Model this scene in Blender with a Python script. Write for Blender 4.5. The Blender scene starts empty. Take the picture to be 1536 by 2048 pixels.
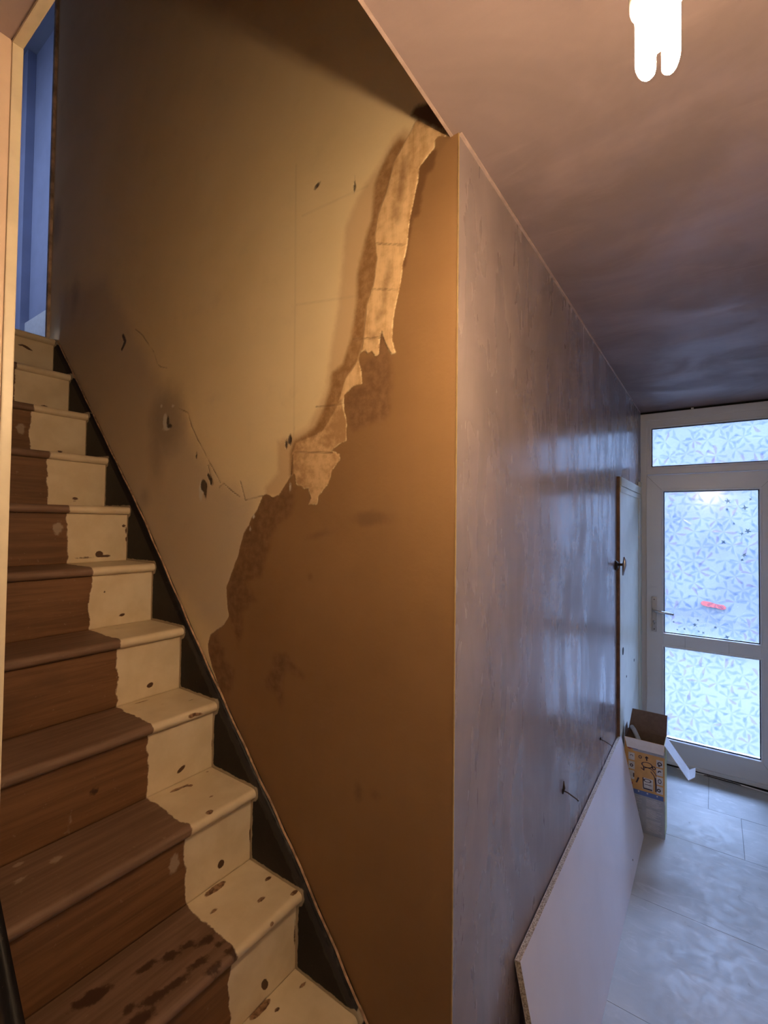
import bpy, bmesh, math, random
import numpy as np
from mathutils import Vector, Matrix

random.seed(7)
rng = np.random.default_rng(11)
scene = bpy.context.scene
COL = scene.collection

# ------------------------------------------------------------------ camera
YAW, PITCH, ROLL = 0.6148, 0.0242, 0.0118
cam_d = bpy.data.cameras.new('camera')
cam_d.sensor_fit = 'HORIZONTAL'
cam_d.sensor_width = 36.0
cam_d.lens = 934.5 / 1536.0 * 36.0
cam_d.clip_start = 0.02
cam = bpy.data.objects.new('camera', cam_d)
COL.objects.link(cam)
_f = Vector((-math.sin(YAW) * math.cos(PITCH), math.cos(YAW) * math.cos(PITCH), math.sin(PITCH)))
_r = Vector((math.cos(YAW), math.sin(YAW), 0))
_u = _r.cross(_f)
_c, _s = math.cos(ROLL), math.sin(ROLL)
_r, _u = _c * _r + _s * _u, -_s * _r + _c * _u
cam.matrix_world = Matrix(((_r.x, _u.x, -_f.x, 0.4248), (_r.y, _u.y, -_f.y, -0.8526),
                           (_r.z, _u.z, -_f.z, 1.5948), (0, 0, 0, 1)))
scene.camera = cam

# ------------------------------------------------------------------ exposure
vs = scene.view_settings
vs.view_transform = 'Standard'
vs.look = 'None'
vs.exposure = 0.0
vs.gamma = 1.0
vs.use_curve_mapping = False

# light paths: a closed hallway needs only a handful of bounces
cy = scene.cycles
cy.max_bounces = 7
cy.diffuse_bounces = 4
cy.glossy_bounces = 3
cy.transmission_bounces = 4
cy.transparent_max_bounces = 10
cy.caustics_reflective = False
cy.caustics_refractive = False
cy.sample_clamp_indirect = 8.0
cy.use_adaptive_sampling = True
cy.adaptive_threshold = 0.13

# ------------------------------------------------------------------ overcast sky (three times brighter overhead than at the horizon)
SKY = 50.0
BULB = 1120.0
LANDING = 2.5
world = bpy.data.worlds.new('overcast_sky')
scene.world = world
world.use_nodes = True
wn = world.node_tree
wn.nodes.clear()
w_out = wn.nodes.new('ShaderNodeOutputWorld')
w_bg = wn.nodes.new('ShaderNodeBackground')
w_geo = wn.nodes.new('ShaderNodeTexCoord')
w_sep = wn.nodes.new('ShaderNodeSeparateXYZ')
w_map = wn.nodes.new('ShaderNodeMapRange')
w_map.inputs['From Min'].default_value = 0.0
w_map.inputs['From Max'].default_value = 1.0
w_map.inputs['To Min'].default_value = SKY / 3.0
w_map.inputs['To Max'].default_value = SKY
wn.links.new(w_geo.outputs['Generated'], w_sep.inputs[0])
wn.links.new(w_sep.outputs['Z'], w_map.inputs['Value'])
wn.links.new(w_map.outputs[0], w_bg.inputs['Strength'])
w_bg.inputs['Color'].default_value = (0.46, 0.62, 1.0, 1)
wn.links.new(w_bg.outputs[0], w_out.inputs['Surface'])


def area_light(name, loc, rot, sx, sy, power, color, spread=180.0, portal=False):
    d = bpy.data.lights.new(name, 'AREA')
    d.shape = 'RECTANGLE'
    d.size, d.size_y = sx, sy
    d.energy = power
    d.color = color
    d.spread = math.radians(spread)
    if portal:
        d.cycles.is_portal = True
    o = bpy.data.objects.new(name, d)
    o.location = loc
    o.rotation_euler = rot
    COL.objects.link(o)
    return o


# the front door's glazing as the way in for the sky (sampling portal), and the landing's own window
area_light('front_door_portal', (0.40, 2.96, 1.22), (math.radians(-90), 0, 0), 0.66, 2.2, 1.0, (1, 1, 1), portal=True)
area_light('landing_window_daylight', (-2.78, -0.535, 3.45), (math.radians(90), 0, 0), 0.36, 1.50, LANDING, (0.52, 0.66, 1.0), spread=110)

# ------------------------------------------------------------------ measurements (metres)
H = 2.40            # hall ceiling
YD = 2.871          # inside face of the front door frame
XR = 0.80           # hall's right wall
X0, Z0, GO, RI = -0.2171, 0.5103, 0.1743, 0.1885   # nosing of step 0, going, rise
YS = -0.5775        # open side of the stairs
XE = -2.085         # where the stair wall ends
TOPZ = 4.48

# ------------------------------------------------------------------ node helpers
class NT:
    def __init__(self, name):
        self.m = bpy.data.materials.new(name)
        self.m.use_nodes = True
        self.t = self.m.node_tree
        self.t.nodes.clear()
        self.out = self.t.nodes.new('ShaderNodeOutputMaterial')

    def n(self, kind, ins=None, **props):
        nd = self.t.nodes.new('ShaderNode' + kind)
        for k, v in props.items():
            setattr(nd, k, v)
        for k, v in (ins or {}).items():
            sock = nd.inputs[k]
            if hasattr(v, 'is_output') or isinstance(v, bpy.types.NodeSocket):
                self.t.links.new(v, sock)
            else:
                sock.default_value = v
        return nd

    def pos(self, scale=(1, 1, 1)):
        g = self.n('NewGeometry')
        mp = self.n('Mapping', {'Vector': g.outputs['Position'], 'Scale': scale})
        return mp.outputs[0]

    def noise(self, vec, scale, detail=4.0, rough=0.55, dist=0.0):
        return self.n('TexNoise', {'Vector': vec, 'Scale': scale, 'Detail': detail, 'Roughness': rough, 'Distortion': dist}).outputs[0]

    def math(self, op, a, b=0.0, c=None):
        ins = {0: a, 1: b}
        if c is not None:
            ins[2] = c
        return self.n('Math', ins, operation=op).outputs[0]

    def rng(self, v, a, b, lo=0.0, hi=1.0, smooth=True):
        return self.n('MapRange', {'Value': v, 'From Min': a, 'From Max': b, 'To Min': lo, 'To Max': hi},
                      interpolation_type='SMOOTHSTEP' if smooth else 'LINEAR').outputs[0]

    def mix(self, f, a, b, blend='MIX'):
        nd = self.n('Mix', data_type='RGBA', blend_type=blend)
        for s, v in ((nd.inputs[0], f), (nd.inputs[6], a), (nd.inputs[7], b)):
            if isinstance(v, bpy.types.NodeSocket):
                self.t.links.new(v, s)
            else:
                s.default_value = v if not isinstance(v, tuple) or len(v) == 4 else (*v, 1.0)
        return nd.outputs[2]

    def attr(self, name):
        return self.n('Attribute', attribute_name=name).outputs['Fac']

    def bump(self, h, strength=0.3, dist=0.01):
        return self.n('Bump', {'Height': h, 'Strength': strength, 'Distance': dist}).outputs[0]

    def pbr(self, col, rough=0.5, metal=0.0, normal=None, spec=0.5, **extra):
        b = self.n('BsdfPrincipled')
        for k, v in (('Base Color', col), ('Roughness', rough), ('Metallic', metal), ('Specular IOR Level', spec)):
            s = b.inputs[k]
            if isinstance(v, bpy.types.NodeSocket):
                self.t.links.new(v, s)
            else:
                s.default_value = (*v, 1.0) if isinstance(v, tuple) and len(v) == 3 else v
        for k, v in extra.items():
            b.inputs[k.replace('_', ' ')].default_value = v
        if normal is not None:
            self.t.links.new(normal, b.inputs['Normal'])
        self.t.links.new(b.outputs[0], self.out.inputs['Surface'])
        return self.m

    def surface(self, shader):
        self.t.links.new(shader, self.out.inputs['Surface'])
        return self.m


def simple(name, col, rough=0.5, metal=0.0, var=0.12, scale=40.0, bump=0.05):
    t = NT(name)
    v = t.noise(t.pos(), scale, 4)
    c = t.mix(t.rng(v, 0.3, 0.7), tuple(x * (1 - var) for x in col), tuple(min(1, x * (1 + var)) for x in col))
    return t.pbr(c, rough, metal, t.bump(v, bump, 0.004))


# ------------------------------------------------------------------ mesh helpers
def link_mesh(name, me, mats, parent=None, smooth=False):
    o = bpy.data.objects.new(name, me)
    for m in (mats if isinstance(mats, (list, tuple)) else [mats]):
        me.materials.append(m)
    if smooth:
        for p in me.polygons:
            p.use_smooth = True
    COL.objects.link(o)
    if parent is not None:
        o.parent = parent
    return o


def from_bm(name, bm, mats, parent=None, smooth=False):
    bmesh.ops.recalc_face_normals(bm, faces=bm.faces)
    me = bpy.data.meshes.new(name)
    bm.to_mesh(me)
    bm.free()
    return link_mesh(name, me, mats, parent, smooth)


def bm_box(bm, x0, x1, y0, y1, z0, z1, bevel=0.0, mi=0):
    g = bmesh.ops.create_cube(bm, size=1.0)
    vs_ = g['verts']
    for v in vs_:
        v.co = Vector(((x0 + x1) / 2 + v.co.x * (x1 - x0), (y0 + y1) / 2 + v.co.y * (y1 - y0), (z0 + z1) / 2 + v.co.z * (z1 - z0)))
    fs = set(f for v in vs_ for f in v.link_faces)
    for f in fs:
        f.material_index = mi
    if bevel > 0:
        es = set(e for v in vs_ for e in v.link_edges)
        bmesh.ops.bevel(bm, geom=list(es), offset=bevel, segments=2, profile=0.7, affect='EDGES')


def box(name, x0, x1, y0, y1, z0, z1, mats, parent=None, bevel=0.0):
    bm = bmesh.new()
    bm_box(bm, x0, x1, y0, y1, z0, z1, bevel)
    return from_bm(name, bm, mats, parent)


def bm_tube(bm, pts, r, seg=12, caps=True):
    pts = [Vector(p) for p in pts]
    rs = r if isinstance(r, (list, tuple)) else [r] * len(pts)
    rings = []
    t = (pts[1] - pts[0]).normalized()
    up = Vector((0, 0, 1)) if abs(t.z) < 0.9 else Vector((1, 0, 0))
    a = t.cross(up).normalized()
    for i, p in enumerate(pts):
        t = (pts[min(i + 1, len(pts) - 1)] - pts[max(i - 1, 0)]).normalized()
        a = (a - t * a.dot(t)).normalized()
        b = t.cross(a)
        rings.append([bm.verts.new(p + rs[i] * (math.cos(2 * math.pi * k / seg) * a + math.sin(2 * math.pi * k / seg) * b)) for k in range(seg)])
    for i in range(len(rings) - 1):
        for k in range(seg):
            bm.faces.new((rings[i][k], rings[i][(k + 1) % seg], rings[i + 1][(k + 1) % seg], rings[i + 1][k]))
    if caps:
        bm.faces.new(rings[0][::-1])
        bm.faces.new(rings[-1])


def tube(name, pts, r, mats, parent=None, seg=12):
    bm = bmesh.new()
    bm_tube(bm, pts, r, seg)
    return from_bm(name, bm, mats, parent, smooth=True)


def grid_mesh(name, U, V, fn, attrs=None):
    """U, V 1-d arrays; fn(u, v) -> x, y, z arrays. attrs: name -> array of len(U)*len(V)."""
    uu, vv = np.meshgrid(U, V, indexing='ij')
    x, y, z = fn(uu.ravel(), vv.ravel())
    co = np.stack([x, y, z], 1)
    nu, nv = len(U), len(V)
    i, j = np.meshgrid(np.arange(nu - 1), np.arange(nv - 1), indexing='ij')
    a = (i * nv + j).ravel()
    faces = np.stack([a, a + nv, a + nv + 1, a + 1], 1)
    me = bpy.data.meshes.new(name)
    me.vertices.add(len(co))
    me.vertices.foreach_set('co', co.astype(np.float32).ravel())
    me.loops.add(faces.size)
    me.loops.foreach_set('vertex_index', faces.astype(np.int32).ravel())
    me.polygons.add(len(faces))
    me.polygons.foreach_set('loop_start', np.arange(0, faces.size, 4, dtype=np.int32))
    me.update(calc_edges=True)
    for k, v in (attrs or {}).items():
        at = me.attributes.new(k, 'FLOAT', 'POINT')
        at.data.foreach_set('value', np.asarray(v, np.float32).ravel())
    me.validate()
    return me, uu.ravel(), vv.ravel()


def seg_dist(px, py, poly, closed):
    d = np.full(px.shape, 9.0)
    n = len(poly)
    for i in range(n if closed else n - 1):
        ax, ay = poly[i]
        bx, by = poly[(i + 1) % n]
        dx, dy = bx - ax, by - ay
        L = dx * dx + dy * dy + 1e-12
        t = np.clip(((px - ax) * dx + (py - ay) * dy) / L, 0, 1)
        d = np.minimum(d, np.hypot(px - ax - t * dx, py - ay - t * dy))
    return d


def poly_sdf(px, py, poly):
    d = seg_dist(px, py, poly, True)
    ins = np.zeros(px.shape, bool)
    n = len(poly)
    for i in range(n):
        ax, ay = poly[i]
        bx, by = poly[(i + 1) % n]
        if ay == by:
            continue
        c = (ay > py) != (by > py)
        ins ^= c & (px < (bx - ax) * (py - ay) / (by - ay) + ax)
    return np.clip(np.where(ins, d, -d), -0.15, 0.15)


def ell(px, py, cx, cy, rx, ry, rot=0.0):
    c, s = math.cos(rot), math.sin(rot)
    u, v = (px - cx) * c + (py - cy) * s, -(px - cx) * s + (py - cy) * c
    return np.clip((1 - np.hypot(u / rx, v / ry)) * min(rx, ry), -0.05, 0.05)


def tag(o, label, cat, group=None):
    o['label'] = label
    o['category'] = cat
    if group:
        o['group'] = group
    return o


def struct(o):
    o['kind'] = 'structure'
    return o


def empty(name, loc=(0, 0, 0), rz=0.0):
    o = bpy.data.objects.new(name, None)
    o.empty_display_size = 0.05
    o.location = loc
    o.rotation_euler.z = rz
    COL.objects.link(o)
    return o


# ------------------------------------------------------------------ materials
def m_stair_wall():
    t = NT('stair_wall_old_paper_and_plaster')
    p = t.pos()
    big = t.noise(p, 2.2, 4)
    mid = t.noise(p, 9.0, 6, 0.62)
    fine = t.noise(p, 45.0, 6, 0.6)
    vfine = t.noise(p, 160.0, 5, 0.6)
    streak = t.noise(t.pos((30, 30, 3.0)), 1.0, 5, 0.6)
    wob = t.math('ADD', t.math('MULTIPLY', t.math('SUBTRACT', fine, 0.5), 0.010), t.math('MULTIPLY', t.math('SUBTRACT', vfine, 0.5), 0.005))
    wobL = t.math('MULTIPLY', t.math('SUBTRACT', mid, 0.5), 0.09)

    def mask(name, soft, w=None, big_w=0.0):
        v = t.attr(name)
        if w is not None:
            v = t.math('ADD', v, w)
        if big_w:
            v = t.math('ADD', v, t.math('MULTIPLY', wobL, big_w))
        return t.rng(v, -soft, soft)

    # old cream paper with grubby drift
    cream = t.mix(t.rng(big, 0.35, 0.65), (0.80, 0.645, 0.385), (0.86, 0.70, 0.44))
    cream = t.mix(t.rng(mid, 0.55, 0.85, 0, 0.30), cream, (0.66, 0.53, 0.36))
    bare = mask('bare_lower', 0.05, None, 0.5)
    cream = t.mix(t.math('MULTIPLY', bare, 0.75), cream, (0.60, 0.49, 0.37))
    c = cream
    c = t.mix(t.math('MULTIPLY', mask('dirt', 0.05, None, 0.8), 0.55), c, (0.26, 0.20, 0.15))
    c = t.mix(t.math('MULTIPLY', mask('halo', 0.012, wob, 0.25), 0.75), c, (0.60, 0.41, 0.235))
    dampc = t.mix(t.rng(fine, 0.35, 0.7), (0.25, 0.128, 0.048), (0.40, 0.235, 0.11))
    c = t.mix(t.math('MULTIPLY', mask('damp', 0.009, t.math('ADD', wob, 0.004), 0.2), 0.95), c, dampc)
    # torn strip of backing paper
    stripc = t.mix(t.rng(t.math('ADD', t.math('MULTIPLY', streak, 0.6), t.math('MULTIPLY', fine, 0.4)), 0.40, 0.66), (0.78, 0.55, 0.31), (0.50, 0.305, 0.145))
    stripc = t.mix(t.math('MULTIPLY', mask('streak', 0.015, wob, 0.45), 0.7), stripc, (0.25, 0.135, 0.06))
    strip_m = mask('strip', 0.003, wob, 0.05)
    c = t.mix(strip_m, c, stripc)
    lowc = t.mix(t.rng(t.math('ADD', t.math('MULTIPLY', mid, 0.55), t.math('MULTIPLY', fine, 0.45)), 0.40, 0.62), (0.42, 0.25, 0.12), (0.72, 0.49, 0.27))
    low_m = mask('lower', 0.003, wob)
    c = t.mix(low_m, c, lowc)
    # new plaster
    pl = t.mix(t.rng(big, 0.3, 0.7), (0.262, 0.146, 0.062), (0.305, 0.175, 0.078))
    pl = t.mix(t.rng(streak, 0.3, 0.75, 0, 0.25), pl, (0.25, 0.14, 0.075))
    wetc = t.mix(t.rng(fine, 0.3, 0.75), (0.15, 0.075, 0.035), (0.27, 0.15, 0.078))
    pl = t.mix(t.math('MULTIPLY', mask('wet', 0.014, wob, 0.5), 0.75), pl, wetc)
    pl = t.mix(t.math('MULTIPLY', mask('redge', 0.006, t.math('ADD', wob, 0.004), 0.2), 0.9), pl, (0.165, 0.082, 0.034))
    pl = t.mix(t.math('MULTIPLY', mask('mark', 0.010, wob, 0.3), 0.45), pl, (0.13, 0.07, 0.04))
    pl_m = mask('plaster', 0.0025, wob)
    c = t.mix(pl_m, c, pl)
    c = t.mix(mask('topstain', 0.008, wob, 0.2), c, (0.16, 0.085, 0.045))
    # cracks, holes and exposed filler
    ck = t.rng(t.math('ADD', t.attr('crack'), t.math('MULTIPLY', wob, 0.35)), -0.0042, -0.0008)
    ck = t.math('MULTIPLY', ck, t.rng(mid, 0.38, 0.55, 0.15, 1.0))
    c = t.mix(t.math('MULTIPLY', ck, 0.5), c, (0.20, 0.125, 0.065))
    fk = t.rng(t.attr('faint'), -0.006, 0.0, 0, 0.16)
    c = t.mix(fk, c, (0.36, 0.28, 0.18))
    c = t.mix(mask('white', 0.003, wob), c, (0.70, 0.66, 0.58))
    hl = mask('hole', 0.003, wob)
    c = t.mix(hl, c, (0.10, 0.075, 0.055))
    h = t.math('ADD', t.math('MULTIPLY', fine, 0.35), t.math('MULTIPLY', pl_m, -0.5))
    h = t.math('ADD', h, t.math('MULTIPLY', strip_m, 0.35))
    h = t.math('SUBTRACT', h, t.math('MULTIPLY', hl, 1.6))
    h = t.math('SUBTRACT', h, t.math('MULTIPLY', ck, 0.8))
    return t.pbr(c, t.rng(mid, 0.3, 0.7, 0.62, 0.8), 0, t.bump(h, 0.55, 0.004), spec=0.3)


def m_plaster(name, ca, cb, cdark, r0, r1, vertical=True, bump=0.35):
    t = NT(name)
    g = t.n('NewGeometry')
    # trowel sweeps lie slightly off the vertical on the wall and across the ceiling
    sw = t.n('Mapping', {'Vector': g.outputs['Position'], 'Rotation': (0.35, 0.0, 0.0) if vertical else (0, 0, 0.9), 'Scale': (6, 6, 1.4) if vertical else (1.5, 4.5, 1)}).outputs[0]
    sw2 = t.n('Mapping', {'Vector': g.outputs['Position'], 'Rotation': (-0.5, 0.0, 0.0) if vertical else (0, 0, -0.5), 'Scale': (16, 16, 3.5) if vertical else (4, 12, 4)}).outputs[0]
    a = t.noise(sw, 0.9, 5, 0.6, 0.8)
    b = t.noise(sw2, 0.8, 5, 0.62, 0.6)
    patch = t.noise(t.pos((1, 1, 0.6)), 2.2, 4, 0.6, 0.9)
    fine = t.noise(t.pos(), 70, 3, 0.6)
    c = t.mix(t.rng(a, 0.3, 0.7), ca, cb)
    c = t.mix(t.rng(patch, 0.40, 0.66, 0, 0.55), c, tuple(x * 0.76 for x in ca))
    c = t.mix(t.rng(b, 0.52, 0.78, 0, 0.32), c, tuple(min(1, x * 1.3) for x in cb))
    c = t.mix(t.rng(b, 0.48, 0.26, 0, 0.35), c, cdark)
    rough = t.rng(t.math('ADD', t.math('MULTIPLY', patch, 0.6), t.math('MULTIPLY', b, 0.4)), 0.38, 0.62, r0, r1)
    h = t.math('ADD', t.math('MULTIPLY', patch, 1.2), t.math('MULTIPLY', fine, 0.05))
    h = t.math('ADD', h, t.math('MULTIPLY', b, 0.16))
    return t.pbr(c, rough, 0, t.bump(h, bump, 0.008), spec=0.9 if vertical else 0.45)


def m_step(kind):
    """painted cream near the wall and bare wood where the carpet lay"""
    t = NT('step_' + kind)
    g = t.n('NewGeometry')
    sep = t.n('SeparateXYZ', {0: g.outputs['Position']})
    y = sep.outputs['Y']
    p = t.pos()
    wob = t.noise(t.pos((14, 14, 14)), 1.0, 3, 0.5)
    jag = t.noise(t.pos((60, 60, 60)), 1.0, 4, 0.6)
    edge = t.math('ADD', y, t.math('MULTIPLY', t.math('SUBTRACT', wob, 0.5), 0.032))
    edge = t.math('ADD', edge, t.math('MULTIPLY', t.math('SUBTRACT', jag, 0.5), 0.012))
    paint_m = t.rng(edge, -0.2095, -0.2055)
    # bare pine
    grain = t.noise(t.pos((70, 3.0, 55)), 1.0, 5, 0.65, 0.4)
    blot = t.noise(t.pos((6, 5, 9)), 1.0, 4, 0.6)
    if kind == 'riser':
        w = t.mix(t.rng(grain, 0.3, 0.7), (0.120, 0.054, 0.024), (0.195, 0.094, 0.043))
    else:
        w = t.mix(t.rng(grain, 0.3, 0.7), (0.145, 0.084, 0.055), (0.215, 0.130, 0.092))
    w = t.mix(t.rng(blot, 0.5, 0.75, 0, 0.5), w, (0.10, 0.048, 0.024))
    dust = t.noise(p, 90, 3)
    w = t.mix(t.rng(dust, 0.66, 0.78, 0, 0.35), w, (0.36, 0.27, 0.20))
    w = t.mix(t.rng(t.math('ADD', t.attr('oil'), t.math('MULTIPLY', t.math('SUBTRACT', jag, 0.45), 0.024)), -0.003, 0.004), w, (0.055, 0.024, 0.014))
    w = t.mix(t.rng(t.math('ADD', t.attr('splash'), t.math('MULTIPLY', t.math('SUBTRACT', jag, 0.55), 0.022)), -0.003, 0.004, 0, 0.4), w, (0.55, 0.47, 0.38))
    # cream gloss
    pc = t.mix(t.rng(t.noise(p, 12, 5), 0.3, 0.7), (0.66, 0.54, 0.375), (0.75, 0.635, 0.47))
    if kind == 'tread':
        scuff = t.noise(t.pos((50, 20, 30)), 1.0, 6, 0.7)
        pc = t.mix(t.rng(scuff, 0.64, 0.76, 0, 0.4), pc, (0.40, 0.26, 0.16))
    chip = t.rng(t.math('ADD', t.attr('chip'), t.math('MULTIPLY', t.math('SUBTRACT', jag, 0.5), 0.006)), -0.0008, 0.0012)
    chipc = (0.085, 0.04, 0.022) if kind == 'riser' else t.mix(t.rng(dust, 0.35, 0.6), (0.12, 0.06, 0.035), (0.33, 0.20, 0.12))
    pc = t.mix(chip, pc, chipc)
    c = t.mix(paint_m, w, pc)
    rough = t.rng(paint_m, 0, 1, 0.62, 0.42, smooth=False)
    h = t.math('ADD', t.math('MULTIPLY', grain, 0.15), t.math('MULTIPLY', paint_m, 0.35))
    h = t.math('SUBTRACT', h, t.math('MULTIPLY', chip, 0.4))
    return t.pbr(c, rough, 0, t.bump(h, 0.35, 0.003), spec=0.4)


def m_stringer():
    t = NT('black_painted_stringer')
    jag = t.noise(t.pos(), 40, 4)
    f = t.noise(t.pos(), 130, 3)
    c = t.mix(t.rng(t.noise(t.pos(), 14, 4), 0.4, 0.8, 0, 1), (0.006, 0.006, 0.008), (0.014, 0.012, 0.014))
    c = t.mix(t.rng(f, 0.72, 0.78, 0, 0.5), c, (0.25, 0.22, 0.2))
    rub = t.rng(t.math('ADD', t.attr('rub'), t.math('MULTIPLY', t.math('SUBTRACT', jag, 0.5), 0.03)), -0.004, 0.004, 0, 0.2)
    c = t.mix(rub, c, (0.15, 0.135, 0.13))
    m = t.rng(t.math('ADD', t.attr('lap'), t.math('MULTIPLY', t.math('SUBTRACT', jag, 0.5), 0.010)), -0.0015, 0.0015)
    c = t.mix(m, c, (0.40, 0.34, 0.255))
    return t.pbr(c, 0.5, 0, t.bump(f, 0.15, 0.002), spec=0.25)


def m_floor():
    t = NT('dusty_hardboard_floor')
    p = t.pos()
    a = t.noise(p, 3.0, 6, 0.6, 0.5)
    b = t.noise(p, 22, 5, 0.62, 0.8)
    s = t.noise(t.pos((3, 9, 1)), 2.0, 6, 0.65, 1.2)
    c = t.mix(t.rng(a, 0.3, 0.7), (0.40, 0.415, 0.41), (0.50, 0.51, 0.495))
    c = t.mix(t.rng(s, 0.52, 0.72, 0, 0.6), c, (0.62, 0.62, 0.61))
    c = t.mix(t.rng(b, 0.66, 0.74, 0, 0.45), c, (0.22, 0.22, 0.21))
    return t.pbr(c, t.rng(b, 0.3, 0.7, 0.45, 0.62), 0, t.bump(b, 0.15, 0.003), spec=0.45)


def m_glass(name, transp, tint, trans):
    t = NT(name)
    a = t.n('BsdfTransparent', {'Color': (*tint, 1)})
    n1 = t.noise(t.pos(), 60, 3)
    col = t.mix(t.rng(n1, 0.35, 0.65), tuple(x * 0.92 for x in trans), trans)
    b = t.n('BsdfTranslucent', {'Color': col})
    mx = t.n('MixShader', {0: 1 - transp, 1: a.outputs[0], 2: b.outputs[0]})
    gl = t.n('BsdfGlossy', {'Color': (1, 1, 1, 1), 'Roughness': 0.15})
    fr = t.n('Fresnel', {'IOR': 1.35})
    mx2 = t.n('MixShader', {0: fr.outputs[0], 1: mx.outputs[0], 2: gl.outputs[0]})
    return t.surface(mx2.outputs[0])


def m_emit(name, col, strength):
    t = NT(name)
    return t.surface(t.n('Emission', {'Color': (*col, 1), 'Strength': strength}).outputs[0])


def m_chipboard():
    t = NT('chipboard_edge')
    p = t.pos()
    v = t.n('TexVoronoi', {'Vector': p, 'Scale': 330.0}).outputs['Color']
    vv = t.n('SeparateColor', {0: v}).outputs[0]
    c = t.mix(t.rng(vv, 0.15, 0.9), (0.34, 0.28, 0.22), (0.70, 0.64, 0.56))
    return t.pbr(c, 0.8, 0, t.bump(vv, 0.3, 0.002))


M = {}
M['stair_wall'] = m_stair_wall()
M['hall_plaster'] = m_plaster('hall_polished_plaster', (0.29, 0.235, 0.24), (0.37, 0.30, 0.30), (0.225, 0.185, 0.19), 0.17, 0.38, True, 0.14)
M['ceil_plaster'] = m_plaster('ceiling_plaster', (0.31, 0.235, 0.235), (0.375, 0.285, 0.28), (0.255, 0.195, 0.20), 0.42, 0.62, False, 0.2)
M['peach'] = simple('peach_wall_paint', (0.70, 0.52, 0.40), 0.6, var=0.06, scale=10)
M['cream_trim'] = simple('cream_gloss_trim', (0.68, 0.58, 0.43), 0.4, var=0.06, scale=20)
M['landing_wall'] = simple('landing_wall_paint', (0.36, 0.40, 0.56), 0.7, var=0.05, scale=6)
M['landing_white'] = simple('landing_white_board', (0.86, 0.87, 0.88), 0.5, var=0.04)
M['landing_ceiling'] = simple('landing_ceiling_paint', (0.34, 0.36, 0.42), 0.8, var=0.05, scale=6)
M['tread'] = m_step('tread')
M['riser'] = m_step('riser')
M['stringer'] = m_stringer()
M['floor'] = m_floor()
M['underfloor'] = simple('dusty_underfloor', (0.16, 0.15, 0.14), 0.9)
M['upvc'] = simple('white_upvc', (0.74, 0.78, 0.83), 0.33, var=0.02, scale=4, bump=0.0)
M['gasket'] = simple('black_rubber_gasket', (0.02, 0.02, 0.025), 0.6)
M['glass'] = m_glass('frosted_glass', 0.978, (0.94, 0.97, 1.0), (0.85, 0.90, 0.96))
M['petal_a'] = m_glass('petal_relief_lit', 0.985, (0.98, 0.99, 1.0), (0.95, 0.97, 1.0))
M['petal_b'] = m_glass('petal_relief_shaded', 0.985, (0.74, 0.81, 0.93), (0.72, 0.80, 0.92))
M['petal_c'] = m_glass('petal_relief_pink', 0.985, (0.86, 0.74, 0.86), (0.85, 0.80, 0.90))
M['petal_gap'] = m_glass('clear_gap_between_petals', 0.85, (0.28, 0.34, 0.35), (0.2, 0.24, 0.24))
M['chrome'] = simple('satin_chrome', (0.62, 0.63, 0.65), 0.28, 1.0, var=0.05, bump=0.0)
M['grey_metal'] = simple('grey_metal_plate', (0.50, 0.51, 0.53), 0.42, 0.7, var=0.05, bump=0.0)
M['dark_metal'] = simple('dark_rusty_iron', (0.055, 0.038, 0.03), 0.55, 0.6)
M['side_door'] = simple('pale_cream_door_paint', (0.66, 0.68, 0.59), 0.38, var=0.05, scale=8)
M['raw_wood'] = simple('bare_brown_door_edge', (0.15, 0.085, 0.055), 0.7, var=0.3, scale=30)
M['board'] = simple('white_melamine', (0.84, 0.79, 0.84), 0.34, var=0.03, scale=4, bump=0.0)
M['chip'] = m_chipboard()
M['gold_bead'] = simple('galvanised_bead_edge', (0.78, 0.58, 0.28), 0.35, 0.6, var=0.1)
M['pale_bead'] = simple('pale_plaster_bead', (0.52, 0.40, 0.36), 0.5, var=0.1)
M['rear_wall'] = simple('rear_wall_paint', (0.80, 0.76, 0.70), 0.7, var=0.06, scale=8)
M['pavement'] = simple('dark_pavement', (0.020, 0.021, 0.021), 0.9, var=0.1, scale=8)
M['added_wall'] = simple('dark_added_wall', (0.048, 0.050, 0.050), 0.9, var=0.2, scale=1.2)
M['black'] = simple('black_gap', (0.01, 0.01, 0.012), 0.9)

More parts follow.
